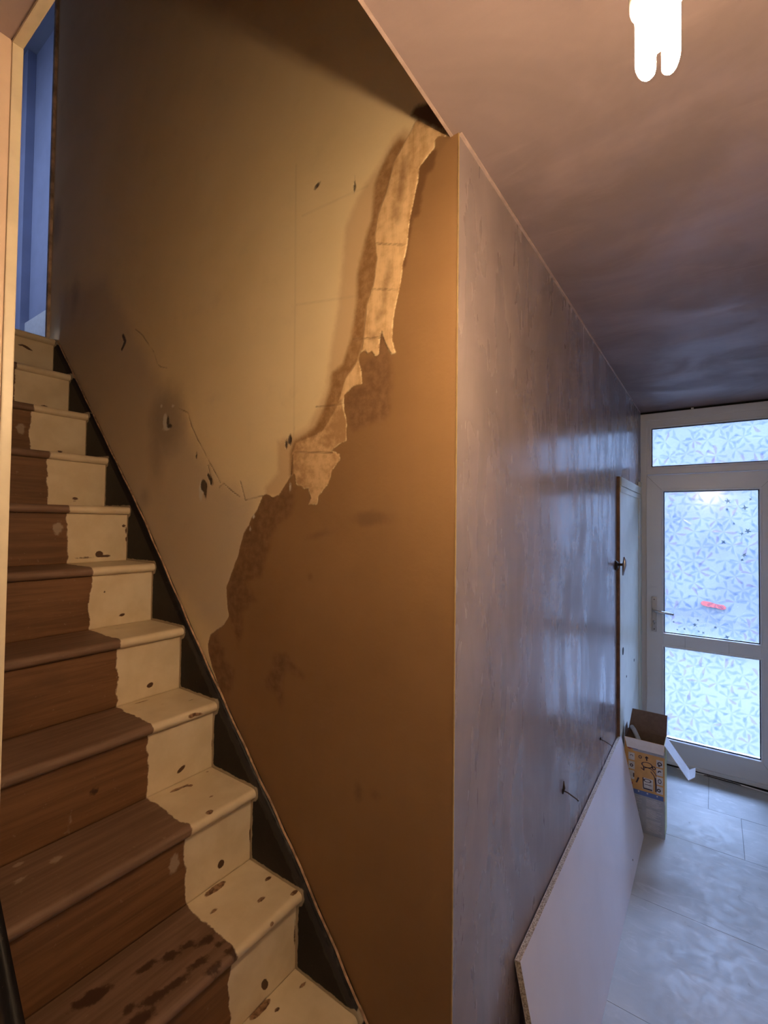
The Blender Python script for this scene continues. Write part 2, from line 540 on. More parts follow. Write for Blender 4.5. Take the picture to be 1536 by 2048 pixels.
# ------------------------------------------------------------------ stair wall with its torn, damp patches
POLY = {
 'plaster': [(-0.024,2.408),(-0.03,2.406),(-0.047,2.416),(-0.057,2.411),(-0.058,2.394),(-0.074,2.384),(-0.095,2.368),(-0.098,2.34),(-0.111,2.289),(-0.119,2.257),(-0.124,2.203),(-0.135,2.165),(-0.14,2.123),(-0.152,2.084),(-0.16,2.039),(-0.161,2.003),(-0.15,1.972),(-0.163,1.974),(-0.177,1.998),(-0.185,2.015),(-0.189,2.032),(-0.195,2.026),(-0.197,1.978),(-0.208,1.979),(-0.218,1.99),(-0.229,1.987),(-0.237,1.998),(-0.253,1.995),(-0.256,1.976),(-0.248,1.954),(-0.244,1.918),(-0.273,1.918),(-0.299,1.901),(-0.299,1.865),(-0.29,1.838),(-0.29,1.789),(-0.314,1.784),(-0.338,1.77),(-0.31,1.76),(-0.31,1.745),(-0.333,1.723),(-0.343,1.692),(-0.378,1.661),(-0.381,1.64),(-0.411,1.64),(-0.404,1.656),(-0.412,1.683),(-0.427,1.681),(-0.454,1.693),(-0.463,1.719),(-0.478,1.714),(-0.518,1.667),(-0.543,1.662),(-0.573,1.671),(-0.586,1.665),(-0.607,1.627),(-0.627,1.608),(-0.641,1.585),(-0.664,1.558),(-0.689,1.491),(-0.716,1.442),(-0.737,1.401),(-0.732,1.358),(-0.723,1.319),(-0.743,1.293),(-0.775,1.277),(-0.808,1.256),(-0.82,1.226),(-0.812,1.19),(-0.794,1.157),(-0.782,1.141),(-0.168,0.247),(0.004,0.377),(0.0,2.4),(-0.015,2.41)],
 'strip': [(-0.102,2.478),(-0.032,2.413),(-0.024,2.408),(-0.03,2.406),(-0.047,2.416),(-0.057,2.411),(-0.058,2.394),(-0.074,2.384),(-0.095,2.368),(-0.098,2.34),(-0.111,2.289),(-0.119,2.257),(-0.124,2.203),(-0.135,2.165),(-0.14,2.123),(-0.152,2.084),(-0.16,2.039),(-0.161,2.003),(-0.15,1.972),(-0.163,1.974),(-0.177,1.998),(-0.185,2.015),(-0.189,2.032),(-0.195,2.026),(-0.197,1.978),(-0.208,1.979),(-0.218,1.99),(-0.229,1.987),(-0.237,1.998),(-0.253,1.995),(-0.256,1.976),(-0.248,1.954),(-0.244,1.918),(-0.273,1.918),(-0.299,1.901),(-0.302,1.892),(-0.316,1.888),(-0.293,1.942),(-0.261,1.972),(-0.242,2.014),(-0.234,2.103),(-0.213,2.148),(-0.205,2.205),(-0.212,2.258),(-0.203,2.305),(-0.18,2.351),(-0.16,2.412),(-0.135,2.439)],
 'lower': [(-0.309,1.887),(-0.299,1.865),(-0.29,1.838),(-0.29,1.789),(-0.314,1.784),(-0.338,1.77),(-0.31,1.76),(-0.31,1.745),(-0.333,1.723),(-0.343,1.692),(-0.378,1.661),(-0.381,1.64),(-0.411,1.64),(-0.404,1.656),(-0.412,1.683),(-0.427,1.681),(-0.454,1.693),(-0.463,1.719),(-0.47,1.775),(-0.461,1.802),(-0.418,1.807),(-0.367,1.821),(-0.336,1.854)],
 'damp': [(-0.146,2.455),(-0.169,2.441),(-0.193,2.411),(-0.209,2.383),(-0.215,2.34),(-0.219,2.301),(-0.24,2.247),(-0.258,2.187),(-0.26,2.12),(-0.275,2.037),(-0.301,1.974),(-0.334,1.96),(-0.341,1.918),(-0.358,1.878),(-0.389,1.834),(-0.419,1.818),(-0.465,1.805),(-0.476,1.776),(-0.475,1.719),(-0.463,1.719),(-0.47,1.775),(-0.449,1.801),(-0.367,1.815),(-0.309,1.887),(-0.293,1.942),(-0.261,1.972),(-0.242,2.014),(-0.234,2.103),(-0.213,2.148),(-0.205,2.205),(-0.212,2.258),(-0.203,2.305),(-0.18,2.351),(-0.16,2.412),(-0.129,2.442)],
 'halo': [(-0.135,2.474),(-0.164,2.463),(-0.199,2.424),(-0.242,2.392),(-0.28,2.345),(-0.3,2.31),(-0.307,2.249),(-0.311,2.192),(-0.317,2.141),(-0.339,2.035),(-0.349,1.978),(-0.355,1.92),(-0.39,1.872),(-0.419,1.837),(-0.497,1.817),(-0.526,1.808),(-0.528,1.728),(-0.574,1.689),(-0.573,1.666),(-0.518,1.664),(-0.455,1.713),(-0.457,1.802),(-0.367,1.815),(-0.309,1.887),(-0.261,1.972),(-0.225,2.101),(-0.202,2.204),(-0.203,2.305),(-0.146,2.42),(-0.112,2.453)],
 'topstain': [(-0.117,2.496),(-0.107,2.508),(-0.071,2.5),(-0.048,2.458),(-0.024,2.411),(-0.032,2.416),(-0.086,2.466),(-0.103,2.48)],
 'wet1': [(-0.258,1.974),(-0.208,1.979),(-0.199,2.03),(-0.181,2.021),(-0.178,1.991),(-0.162,1.963),(-0.16,1.842),(-0.178,1.823),(-0.233,1.817),(-0.271,1.805),(-0.285,1.827),(-0.299,1.891),(-0.273,1.915),(-0.241,1.918)],
 'wet2': [(-0.577,1.668),(-0.495,1.698),(-0.454,1.683),(-0.459,1.669),(-0.472,1.616),(-0.539,1.572),(-0.559,1.509),(-0.58,1.445),(-0.654,1.427),(-0.606,1.379),(-0.664,1.342),(-0.656,1.29),(-0.676,1.241),(-0.698,1.28),(-0.725,1.319),(-0.737,1.397),(-0.689,1.491),(-0.658,1.566),(-0.602,1.635)],
 'wet3': [(-0.561,1.17),(-0.535,1.198),(-0.523,1.244),(-0.484,1.254),(-0.454,1.238),(-0.421,1.206),(-0.453,1.214),(-0.483,1.208),(-0.497,1.17),(-0.494,1.122),(-0.504,1.112),(-0.512,1.146),(-0.55,1.152)],
 'wet4': [(-0.821,1.234),(-0.775,1.269),(-0.754,1.236),(-0.728,1.232),(-0.74,1.199),(-0.695,1.168),(-0.705,1.112),(-0.756,1.093),(-0.798,1.16)],
 'redge': [(-0.057,2.385),(-0.062,2.353),(-0.079,2.346),(-0.088,2.309),(-0.096,2.265),(-0.114,2.267),(-0.13,2.164),(-0.134,2.174),(-0.121,2.258),(-0.108,2.303),(-0.097,2.348),(-0.097,2.368),(-0.079,2.381)],
 'streak': [(-0.114,2.486),(-0.108,2.473),(-0.117,2.454),(-0.127,2.456),(-0.12,2.479)],
 'streak2': [(-0.126,2.405),(-0.124,2.377),(-0.134,2.355),(-0.137,2.311),(-0.155,2.312),(-0.147,2.357),(-0.14,2.396)],
 'streak3': [(-0.167,2.433),(-0.182,2.348),(-0.214,2.342),(-0.209,2.361),(-0.194,2.395)],
 'streak4': [(-0.16,2.314),(-0.146,2.303),(-0.149,2.271),(-0.165,2.286)],
 'streak5': [(-0.173,2.192),(-0.164,2.186),(-0.17,2.14),(-0.183,2.099),(-0.186,2.069),(-0.204,2.055),(-0.206,2.062),(-0.19,2.082),(-0.18,2.158)],
 'streak6': [(-0.221,2.032),(-0.207,2.029),(-0.207,2.007),(-0.22,2.016)],
}
LINES = {
 'crack': [[(-1.299,2.292),(-1.25,2.261),(-1.198,2.21),(-1.168,2.182),(-1.142,2.135),(-1.118,2.12),(-1.08,2.11)],[(-1.008,1.964),(-0.952,1.941),(-0.93,1.895),(-0.895,1.849),(-0.862,1.812),(-0.829,1.772),(-0.791,1.729),(-0.775,1.71)],[(-0.781,1.696),(-0.758,1.706),(-0.72,1.683),(-0.683,1.665)],[(-0.682,1.71),(-0.658,1.654),(-0.622,1.66),(-0.586,1.666)],[(-0.838,1.765),(-0.825,1.735),(-0.808,1.708),(-0.814,1.701)],[(-0.207,2.239),(-0.124,2.207)],[(-0.222,2.137),(-0.143,2.113)],[(-0.275,2.031),(-0.193,2.016)],[(-0.39,1.884),(-0.302,1.879)],[(-0.464,1.776),(-0.334,1.765)],[(-0.472,1.77),(-0.475,1.719)],[(-0.466,1.842),(-0.474,1.798)]],
 'faint': [[(-0.476,2.542),(-0.471,2.178),(-0.467,1.822)],[(-0.449,2.394),(-0.37,2.392),(-0.236,2.385)],[(-0.465,2.164),(-0.264,2.132)]],
}

SLIT = [(-1.39, 2.29), (-1.371, 2.263), (-1.395, 2.24)]
Xs = np.concatenate([np.arange(XE, 0.0, 0.005), [0.0]])
Zs = np.concatenate([np.arange(0.0, 0.45, 0.05), np.arange(0.45, 3.3, 0.005), np.arange(3.3, TOPZ, 0.02), [TOPZ]])
uu, vv = [a.ravel() for a in np.meshgrid(Xs, Zs, indexing='ij')]
sd = {k: poly_sdf(uu, vv, v) for k, v in POLY.items()}
A = {'plaster': sd['plaster'], 'strip': sd['strip'], 'lower': sd['lower'], 'damp': sd['damp'], 'halo': sd['halo'],
     'topstain': sd['topstain'], 'redge': sd['redge']}
A['wet'] = np.maximum.reduce([sd['wet1'], sd['wet2'], sd['wet3'], sd['wet4']])
A['streak'] = np.maximum.reduce([sd[k] for k in sd if k.startswith('streak')])
A['crack'] = -np.minimum.reduce([np.clip(seg_dist(uu, vv, l, False), 0, 0.05) for l in LINES['crack']])
A['faint'] = -np.minimum.reduce([np.clip(seg_dist(uu, vv, l, False), 0, 0.05) for l in LINES['faint']])
A['hole'] = np.maximum.reduce([0.007 - seg_dist(uu, vv, SLIT, False), ell(uu, vv, -1.068, 1.928, 0.008, 0.016), ell(uu, vv, -1.06, 1.91, 0.016, 0.006),
                               ell(uu, vv, -0.858, 1.703, 0.016, 0.020, 0.4), ell(uu, vv, -0.85, 1.685, 0.007, 0.02),
                               0.005 - seg_dist(uu, vv, [(-0.836, 1.735), (-0.823, 1.72), (-0.82, 1.708)], False),
                               ell(uu, vv, -0.397, 2.455, 0.010, 0.005, 0.6), ell(uu, vv, -0.482, 1.81, 0.006, 0.012), ell(uu, vv, -0.496, 1.80, 0.005, 0.011),
                               ell(uu, vv, -0.275, 2.402, 0.003, 0.012), ell(uu, vv, -0.9, 1.80, 0.004, 0.008)]).clip(-0.05, 0.05)
A['white'] = np.maximum.reduce([ell(uu, vv, -1.085, 1.93, 0.012, 0.026), ell(uu, vv, -1.075, 1.905, 0.022, 0.008), ell(uu, vv, -0.872, 1.688, 0.010, 0.030),
                                ell(uu, vv, -0.478, 1.69, 0.003, 0.009), ell(uu, vv, -0.62, 1.61, 0.004, 0.006), ell(uu, vv, -0.635, 1.575, 0.003, 0.005),
                                ell(uu, vv, -1.11, 1.985, 0.006, 0.006), ell(uu, vv, -1.04, 1.975, 0.008, 0.005)])
A['mark'] = np.maximum.reduce([ell(uu, vv, -0.215, 1.606, 0.045, 0.014), ell(uu, vv, -0.375, 1.565, 0.03, 0.006, 0.2), ell(uu, vv, -0.401, 1.458, 0.006, 0.006),
                               ell(uu, vv, -0.239, 0.985, 0.010, 0.016), ell(uu, vv, -0.193, 0.991, 0.011, 0.009)])
A['dirt'] = np.maximum.reduce([ell(uu, vv, -1.075, 1.93, 0.10, 0.11), ell(uu, vv, -1.13, 1.86, 0.04, 0.10), ell(uu, vv, -2.05, 2.95, 0.05, 0.08), ell(uu, vv, -1.82, 2.55, 0.02, 0.04),
                               ell(uu, vv, -1.202, 1.674, 0.02, 0.02)])
# the bald band of old plaster between the cracks and the stringer
BALD = [(-1.98, 2.6), (-1.55, 2.55), (-1.36, 2.34), (-1.20, 2.15), (-1.02, 1.97), (-0.93, 1.85), (-0.80, 1.72), (-0.62, 1.66), (-0.60, 1.50), (-0.70, 1.20), (-1.2, 1.5), (-1.98, 2.3)]
A['bare_lower'] = poly_sdf(uu, vv, BALD)
me, _, _ = grid_mesh('wall_stairs', Xs, Zs, lambda u, v: (u, np.zeros_like(u), v), A)
wall_stairs = link_mesh('wall_stairs', me, M['stair_wall'])
struct(wall_stairs)
wb = bmesh.new()
bm_box(wb, XE, -0.0005, 0.0005, 0.20, 0, TOPZ)
core = from_bm('wall_core', wb, M['hall_plaster'], wall_stairs)

# hall wall running to the front door
hw = box('wall_hall', -0.10, 0.0, 0.2005, YD + 0.07, 0, H, M['hall_plaster'])
hw2 = box('plaster_return', -0.0004, 0.0, 0.0, 0.2005, 0, H, M['hall_plaster'], hw)
struct(hw)

# floor: underlay plus separate sheets
fl = box('floor', -1.9, XR, -2.4, YD + 0.1, -0.06, -0.006, M['underfloor'])
struct(fl)
rows = [(-2.38, -1.32, (-0.6, 0.2)), (-1.32, -0.76, (-0.35, 0.45)), (-0.76, -0.205, (0.1,)), (-0.205, 0.349, (0.5,)), (0.349, 0.907, ()), (0.907, 1.465, ()), (1.465, 2.02, ()), (2.02, 2.412, (0.54,)), (2.412, YD + 0.02, (0.392,))]
for y0, y1, cuts in rows:
    xs = [0.0 if y0 > 0.3 else -1.88, *cuts, XR]
    for a, b in zip(xs[:-1], xs[1:]):
        g_ = 0.0007
        box('floor_sheet', a + g_, b - g_, y0 + g_, y1 - g_, -0.0062, random.uniform(-0.0006, 0.0), M['floor'], fl, bevel=0.0008)

# ceiling of the hall with the stair opening left out
cl = empty('ceiling')
struct(cl)
XC = -0.017
for a in ((-1.9, XR, -2.4, YS), (XC, XR, YS, 0.0), (0.0, XR, 0.0, YD + 0.07)):
    box('ceiling_plaster', a[0], a[1], a[2], a[3], H, H + 0.12, M['ceil_plaster'], cl)
box('ceiling_edge_bead', XC - 0.002, XC + 0.004, YS, -0.0005, H - 0.0015, H + 0.0, M['pale_bead'], cl)

# upper stairwell and landing
st = box('wall_stairwell', XC, 0.10, YS - 0.1, 0.0, H + 0.12, TOPZ, M['rear_wall'])
struct(st)
sb = box('wall_stairwell_side', -0.5365, XC, YS - 0.10, YS, H + 0.12, TOPZ, M['rear_wall'])
struct(sb)
jw = box('wall_beside_stairs', -3.24, -0.5365, YS - 0.10, YS, 0, TOPZ, M['peach'])
struct(jw)
struct(box('wall_landing', -3.24, XE - 0.0005, 0.20, 0.28, 2.2, TOPZ, M['landing_wall']))
struct(box('wall_landing_end', -3.24, -3.09, YS, 0.20, 2.2, TOPZ, M['landing_wall']))
lr = box('trim_6', -3.09, -3.00, 0.155, 0.1995, 2.395, TOPZ - 0.001, M['landing_wall'])
struct(lr)
struct(box('ceiling_landing', -3.24, 0.10, YS - 0.1, 0.28, TOPZ, TOPZ + 0.1, M['landing_ceiling']))
struct(box('floor_landing', -3.09, X0 - GO * 10 - 0.172, YS, 0.20, 2.25, 2.395, M['landing_white']))
struct(box('baseboard_landing', -3.09, XE - 0.001, 0.18, 0.1995, 2.395, 2.79, M['landing_white'], bevel=0.004))

# bead along the wall corner, ceiling line and opening trims
struct(box('trim_1', -0.0012, 0.0012, -0.0012, 0.0010, 0.0, H - 0.001, M['gold_bead'], bevel=0.0004))
struct(box('trim_2', 0.0, 0.006, 0.002, YD - 0.002, H - 0.005, H, M['pale_bead'], bevel=0.001))
struct(box('trim_3', -0.5405, -0.5325, YS - 0.0150, YS + 0.0005, 0.0, H - 0.005, M['cream_trim'], bevel=0.002))
struct(box('trim_4', -0.5405, XC, YS - 0.0150, YS + 0.0005, H - 0.005, H + 0.02, M['cream_trim'], bevel=0.002))
# worn wood lining on the end of the stair wall
bm = bmesh.new()
bm_box(bm, XE - 0.020, XE, -0.012, 0.20, 2.396, TOPZ - 0.001, 0.003)
struct(from_bm('trim_5', bm, simple('worn_timber_lining', (0.50, 0.38, 0.28), 0.6, var=0.5, scale=14)))

# rest of the room behind and beside the camera
struct(box('wall_right', XR, XR + 0.1, -2.4, YD + 0.1, 0, H, M['rear_wall']))
struct(box('wall_rear', -1.9, XR, -2.5, -2.4, 0, H, M['rear_wall']))
struct(box('wall_left', -2.0, -1.9, -2.4, YS - 0.10, 0, H, M['rear_wall']))

# ------------------------------------------------------------------ staircase
stair = empty('staircase', (0, 0, 0))
tag(stair, 'steep old wooden staircase, bare where its carpet lay, cream painted by the wall', 'staircase')
RCHIP= [(10,-0.118,2.331,0.022,0.005,-0.35),(10,-0.14,2.333,0.01,0.003,0),(9,-0.106,2.056,0.012,0.004,0),(9,-0.142,2.204,0.006,0.003,0),(8,-0.109,1.856,0.01,0.004,0),(8,-0.039,1.845,0.009,0.003,0),(7,-0.12,1.672,0.009,0.0035,0),(7,-0.122,1.662,0.005,0.002,0),(6,-0.11,1.479,0.012,0.009,0),(6,-0.09,1.471,0.018,0.004,0),(6,-0.154,1.469,0.03,0.0025,0),(6,-0.031,1.575,0.006,0.005,0),(6,-0.023,1.558,0.003,0.012,0),(6,-0.021,1.529,0.004,0.008,0),(5,-0.113,1.295,0.01,0.004,0.1),(5,-0.167,1.374,0.003,0.003,0),(4,-0.113,1.11,0.01,0.006,0.2),(4,-0.163,1.168,0.002,0.002,0),(3,-0.115,0.921,0.012,0.005,0.5),(3,-0.018,0.953,0.004,0.016,0),(2,-0.11,0.738,0.009,0.009,0.5),(2,-0.02,0.764,0.003,0.02,0),(1,-0.115,0.547,0.008,0.013,0.5),(1,-0.024,0.595,0.003,0.03,0),(3,-0.333,0.96,0.008,0.006,0.5)]
TCHIP= [(2,-0.735,-0.147,0.014,0.006),(2,-0.732,-0.128,0.02,0.005),(2,-0.722,-0.111,0.007,0.006),(2,-0.581,-0.149,0.01,0.008),(2,-0.555,-0.193,0.008,0.01),(2,-0.746,-0.042,0.005,0.004),(2,-0.634,-0.108,0.006,0.003),(1,-0.573,-0.134,0.03,0.01),(1,-0.457,-0.091,0.012,0.006),(1,-0.519,-0.176,0.01,0.005),(1,-0.383,-0.122,0.006,0.005),(1,-0.494,-0.037,0.01,0.006),(1,-0.458,-0.14,0.012,0.002),(1,-0.409,-0.029,0.012,0.006),(0,-0.405,-0.134,0.03,0.01),(0,-0.374,-0.111,0.006,0.005),(0,-0.367,-0.038,0.01,0.005),(3,-0.915,-0.145,0.02,0.003),(3,-0.722,-0.189,0.012,0.004),(3,-0.817,-0.053,0.01,0.003),(4,-1.062,-0.145,0.02,0.003)]
NCHIP= [(3,-0.085,1.063,0.02,0.005),(3,-0.101,1.063,0.01,0.005),(1,-0.114,0.689,0.006,0.005)]
OIL= [(1,-0.466,-0.233,0.02,0.012),(1,-0.493,-0.296,0.018,0.012),(1,-0.511,-0.338,0.02,0.009),(1,-0.433,-0.27,0.02,0.01),(1,-0.4,-0.258,0.017,0.009),(1,-0.43,-0.322,0.026,0.012),(1,-0.436,-0.358,0.024,0.013),(1,-0.533,-0.429,0.035,0.02),(1,-0.456,-0.398,0.012,0.01),(1,-0.421,-0.396,0.024,0.015),(1,-0.488,-0.263,0.016,0.009),(1,-0.436,-0.221,0.012,0.006),(1,-0.402,-0.215,0.012,0.01)]
YI, YO = -0.020, YS + 0.020
Ysteps = np.concatenate([np.arange(YO, YI, 0.005), [YI]])
NOSE = 0.020


def step_attrs(u, v, k, kind, wx=None, wz=None):
    big = np.full(u.shape, -0.05)
    a = {'chip': big.copy(), 'oil': big.copy(), 'splash': big.copy()}
    return a


for k in range(-2, 11):
    xn, zn = X0 - GO * k, Z0 + RI * k
    # riser: a sheet facing +X with real thickness
    zb = 0.0 if k == -2 else zn - RI
    Zr = np.linspace(zb, zn - 0.014, 38)
    uu_, vv_ = [q.ravel() for q in np.meshgrid(Ysteps, Zr, indexing='ij')]
    big = np.full(uu_.shape, -0.05)
    at = {'chip': big.copy(), 'oil': big.copy(), 'splash': big.copy()}
    for kk, cy, cz, ry, rz, rot in RCHIP:
        if kk == k:
            at['chip'] = np.maximum(at['chip'], ell(uu_, vv_, cy, cz, ry * 1.05, rz * 1.15, rot))
            if cy < -0.21:
                at['oil'] = np.maximum(at['oil'], ell(uu_, vv_, cy, cz, ry, rz, rot))
    if k == 3:
        at['splash'] = np.maximum(ell(uu_, vv_, -0.384, 0.922, 0.003, 0.016), ell(uu_, vv_, -0.40, 0.897, 0.006, 0.003))
    if k in (2, 6, 8):
        at['splash'] = np.maximum(at['splash'], ell(uu_, vv_, -0.235, zn - 0.075 - 0.02 * (k == 8), 0.014, 0.022))
    xr = xn - NOSE
    me, _, _ = grid_mesh('riser', Ysteps, Zr, lambda u, v: (np.full_like(u, xr), u, v), at)
    r_ = link_mesh('riser', me, M['riser'], stair)
    md = r_.modifiers.new('thickness', 'SOLIDIFY')
    md.thickness = 0.016
    md.offset = -1.0
    # tread: rounded nose swept along Y
    if k < 10:
        xback = xn - GO - NOSE
    else:
        xback = xn - 0.17
    th = 0.026
    prof = [(x, zn) for x in np.linspace(xback, xn - th / 2, 30)]
    for a_ in np.linspace(math.pi / 2, -math.pi / 2, 11)[1:]:
        prof.append((xn - th / 2 + th / 2 * math.cos(a_), zn - th / 2 + th / 2 * math.sin(a_)))
    prof.append((xn - NOSE, zn - th))
    prof.append((xn - NOSE - 0.004, zn - th))
    px = np.array([q[0] for q in prof])
    pz = np.array([q[1] for q in prof])
    I = np.arange(len(prof))
    uu_, vv_ = [q.ravel() for q in np.meshgrid(Ysteps, I, indexing='ij')]
    X_, Z_ = px[vv_], pz[vv_]
    big = np.full(uu_.shape, -0.05)
    at = {'chip': big.copy(), 'oil': big.copy(), 'splash': big.copy()}
    for kk, cx, cy, ry, rx in TCHIP:
        if kk == k:
            at['chip'] = np.maximum(at['chip'], ell(uu_, X_, cy, cx, ry, rx))
    for kk, cy, cz, ry, rz in NCHIP:
        if kk == k:
            d_ = ell(uu_, Z_, cy, cz, ry, rz, -0.3)
            at['chip'] = np.maximum(at['chip'], np.where(X_ > xn - 0.02, d_, -0.05))
    for kk, cx, cy, ry, rx in OIL:
        if kk == k:
            at['oil'] = np.maximum(at['oil'], ell(uu_, X_, cy, cx, ry * 0.9, rx * 0.8, 0.25))
    if k == 2:
        for cx, cy, rr in ((-0.581, -0.267, 0.004), (-0.697, -0.433, 0.011), (-0.69, -0.497, 0.008), (-0.743, -0.483, 0.007), (-0.62, -0.39, 0.003), (-0.60, -0.33, 0.002)):
            at['splash'] = np.maximum(at['splash'], ell(uu_, X_, cy, cx, rr * 1.3, rr))
    me, _, _ = grid_mesh('tread', Ysteps, I, lambda u, v: (px[v.astype(int)], u, pz[v.astype(int)]), at)
    t_ = link_mesh('tread', me, M['tread'], stair, smooth=True)
    # cap ends and underside so that the tread is a solid board
    bm = bmesh.new()
    bm.from_mesh(me)
    n_ = len(prof)
    allv = list(bm.verts)
    for row in (0, len(Ysteps) - 1):
        vsr = [allv[row * n_ + i] for i in range(n_)]
        p3 = bm.verts.new((px[0], Ysteps[row], zn - th))
        bm.faces.new([*vsr, p3])
    bmesh.ops.recalc_face_normals(bm, faces=bm.faces)
    bm.to_mesh(me)
    bm.free()
    me.update()

# black stringers
SX = np.array([-1.985, -1.976, -1.218, -0.86, -0.596, -0.439, -0.206, 0.20])
SZ = np.array([2.402, 2.392, 1.622, 1.217, 0.935, 0.771, 0.496, 0.06])
prof_pts = []
for k in range(-2, 11):
    xn, zn = X0 - GO * k, Z0 + RI * k
    zb = 0.0 if k == -2 else zn - RI
    prof_pts += [(xn - NOSE, zb), (xn - NOSE, zn - 0.03), (xn - 0.006, zn - 0.026), (xn, zn - 0.013), (xn - 0.006, zn)]
prof_pts.append((X0 - GO * 11, Z0 + RI * 10))
U = np.arange(-1.985, 0.1301, 0.006)
V = np.linspace(0, 1, 44)
uu_, vv_ = [q.ravel() for q in np.meshgrid(U, V, indexing='ij')]
top = np.interp(uu_, SX, SZ)
zz = np.maximum(top - (1 - vv_) * 0.34, 0.0)
lap = 0.0075 - seg_dist(uu_, zz, prof_pts, False)
rub = np.where(uu_ > -1.05, 0.02 - np.abs(top - zz - 0.016), -0.05) * np.clip((uu_ + 1.05) / 0.3, 0.0, 1)
rub = np.where(uu_ > -1.05, rub - 0.006, -0.05)
me, _, _ = grid_mesh('wall_stringer', U, V, lambda u, v: (u, np.where(v > 0.97, YI + 0.004, YI), np.maximum(np.interp(u, SX, SZ) - (1 - v) * 0.34, 0.0)), {'lap': lap.clip(-0.05, 0.05), 'rub': rub})
s_ = link_mesh('wall_stringer', me, M['stringer'], stair)
md = s_.modifiers.new('thickness', 'SOLIDIFY')
md.thickness = 0.0155
md.offset = -1.0
me, _, _ = grid_mesh('outer_stringer', U[::4], V[::6], lambda u, v: (u, np.full_like(u, YO), np.maximum(np.interp(u, SX, SZ) + 0.02 - (1 - v) * 0.34, 0.0)), None)
for nm in ('lap', 'rub'):
    at_ = me.attributes.new(nm, 'FLOAT', 'POINT')
    at_.data.foreach_set('value', np.full(len(me.vertices), -0.05, np.float32))
s2 = link_mesh('outer_stringer', me, M['stringer'], stair)
md = s2.modifiers.new('thickness', 'SOLIDIFY')
md.thickness = 0.018
md.offset = 1.0
# ragged plaster lip along the top of the wall stringer
bm = bmesh.new()
pts = []
for x in np.arange(-1.975, 0.0, 0.03):
    pts.append((x, -0.006 + 0.001 * math.sin(x * 57), float(np.interp(x, SX, SZ)) + 0.002 + 0.0015 * math.sin(x * 91) * math.cos(x * 33)))
bm_tube(bm, pts, 0.003, 6)
from_bm('plaster_lip', bm, simple('broken_plaster_lip', (0.42, 0.27, 0.18), 0.8, var=0.4, scale=50), stair)

# ------------------------------------------------------------------ front door
door = empty('door_1', (0.40, YD, 0))
struct(door)
DP = (0.40, YD, 0)


def dbox(name, x0, x1, y0, y1, z0, z1, mat, bevel=0.0, parent=None):
    o = box(name, x0, x1, y0, y1, z0, z1, mat, None, bevel)
    o.parent = parent or door
    o.matrix_parent_inverse = Matrix() if parent else Matrix.Translation(-Vector(DP))
    return o


def frame4(name, x0, x1, z0, z1, w, y0, y1, mat, bevel=0.004, parent=None, wb=None, wt=None):
    """four mitre-less members as one welded frame"""
    bm = bmesh.new()
    wb = w if wb is None else wb
    wt = w if wt is None else wt
    out = [(x0, z0), (x1, z0), (x1, z1), (x0, z1)]
    inn = [(x0 + w, z0 + wb), (x1 - w, z0 + wb), (x1 - w, z1 - wt), (x0 + w, z1 - wt)]
    vo = [[bm.verts.new((p[0], y, p[1])) for p in out] for y in (y0, y1)]
    vi = [[bm.verts.new((p[0], y, p[1])) for p in inn] for y in (y0, y1)]
    for i in range(4):
        j = (i + 1) % 4
        bm.faces.new((vo[0][i], vo[0][j], vi[0][j], vi[0][i]))
        bm.faces.new((vo[1][j], vo[1][i], vi[1][i], vi[1][j]))
        bm.faces.new((vo[0][j], vo[0][i], vo[1][i], vo[1][j]))
        bm.faces.new((vi[0][i], vi[0][j], vi[1][j], vi[1][i]))
    if bevel:
        bmesh.ops.bevel(bm, geom=list(bm.edges), offset=bevel, segments=2, profile=0.6, affect='EDGES')
    o = from_bm(name, bm, mat)
    o.parent = parent or door
    o.matrix_parent_inverse = Matrix() if parent else Matrix.Translation(-Vector(DP))
    return o


FX0, FX1 = 0.003, 0.797
frame4('outer_frame', FX0, FX1, 0.0, 2.383, 0.042, YD, YD + 0.07, M['upvc'], 0.004, wb=0.03, wt=0.05)
dbox('transom_bar', FX0 + 0.04, FX1 - 0.04, YD + 0.001, YD + 0.068, 1.955, 1.995, M['upvc'], 0.003)
frame4('transom_sash', FX0 + 0.034, FX1 - 0.034, 1.985, 2.343, 0.035, YD + 0.004, YD + 0.06, M['upvc'], 0.005, wb=0.024, wt=0.066)
LX0, LX1, LZ0, LZ1 = 0.040, 0.760, 0.028, 1.950
# leaf: stiles, rails
frame4('leaf_frame', LX0, LX1, LZ0, LZ1, 0.103, YD - 0.012, YD + 0.055, M['upvc'], 0.004, wb=0.134, wt=0.115)
dbox('middle_rail', LX0 + 0.101, LX1 - 0.101, YD - 0.010, YD + 0.053, 0.778, 0.872, M['upvc'], 0.004)
# thin mitre lines scored at the leaf's corners and rail
for nm, pts in (('mitre_line', [(LX0 + 0.004, LZ1 - 0.004), (LX0 + 0.10, LZ1 - 0.111)]), ('mitre_line', [(LX1 - 0.004, LZ1 - 0.004), (LX1 - 0.10, LZ1 - 0.111)]),
                ('mitre_line', [(LX1 - 0.004, LZ0 + 0.004), (LX1 - 0.10, LZ0 + 0.13)]),
                ('mitre_line', [(0.265, 0.782), (0.265, 0.868)]), ('mitre_line', [(0.50, 0.782), (0.50, 0.868)])):
    bm = bmesh.new()
    yy = YD - 0.0121 if LZ1 - 0.01 < pts[0][1] or pts[0][1] < 0.1 else YD - 0.0101
    bm_tube(bm, [(pts[0][0], yy, pts[0][1]), (pts[1][0], yy, pts[1][1])], 0.0008, 5)
    o = from_bm(nm, bm, simple('seam_grey', (0.30, 0.32, 0.36), 0.6))
    o.parent = door
    o.matrix_parent_inverse = Matrix.Translation(-Vector(DP))
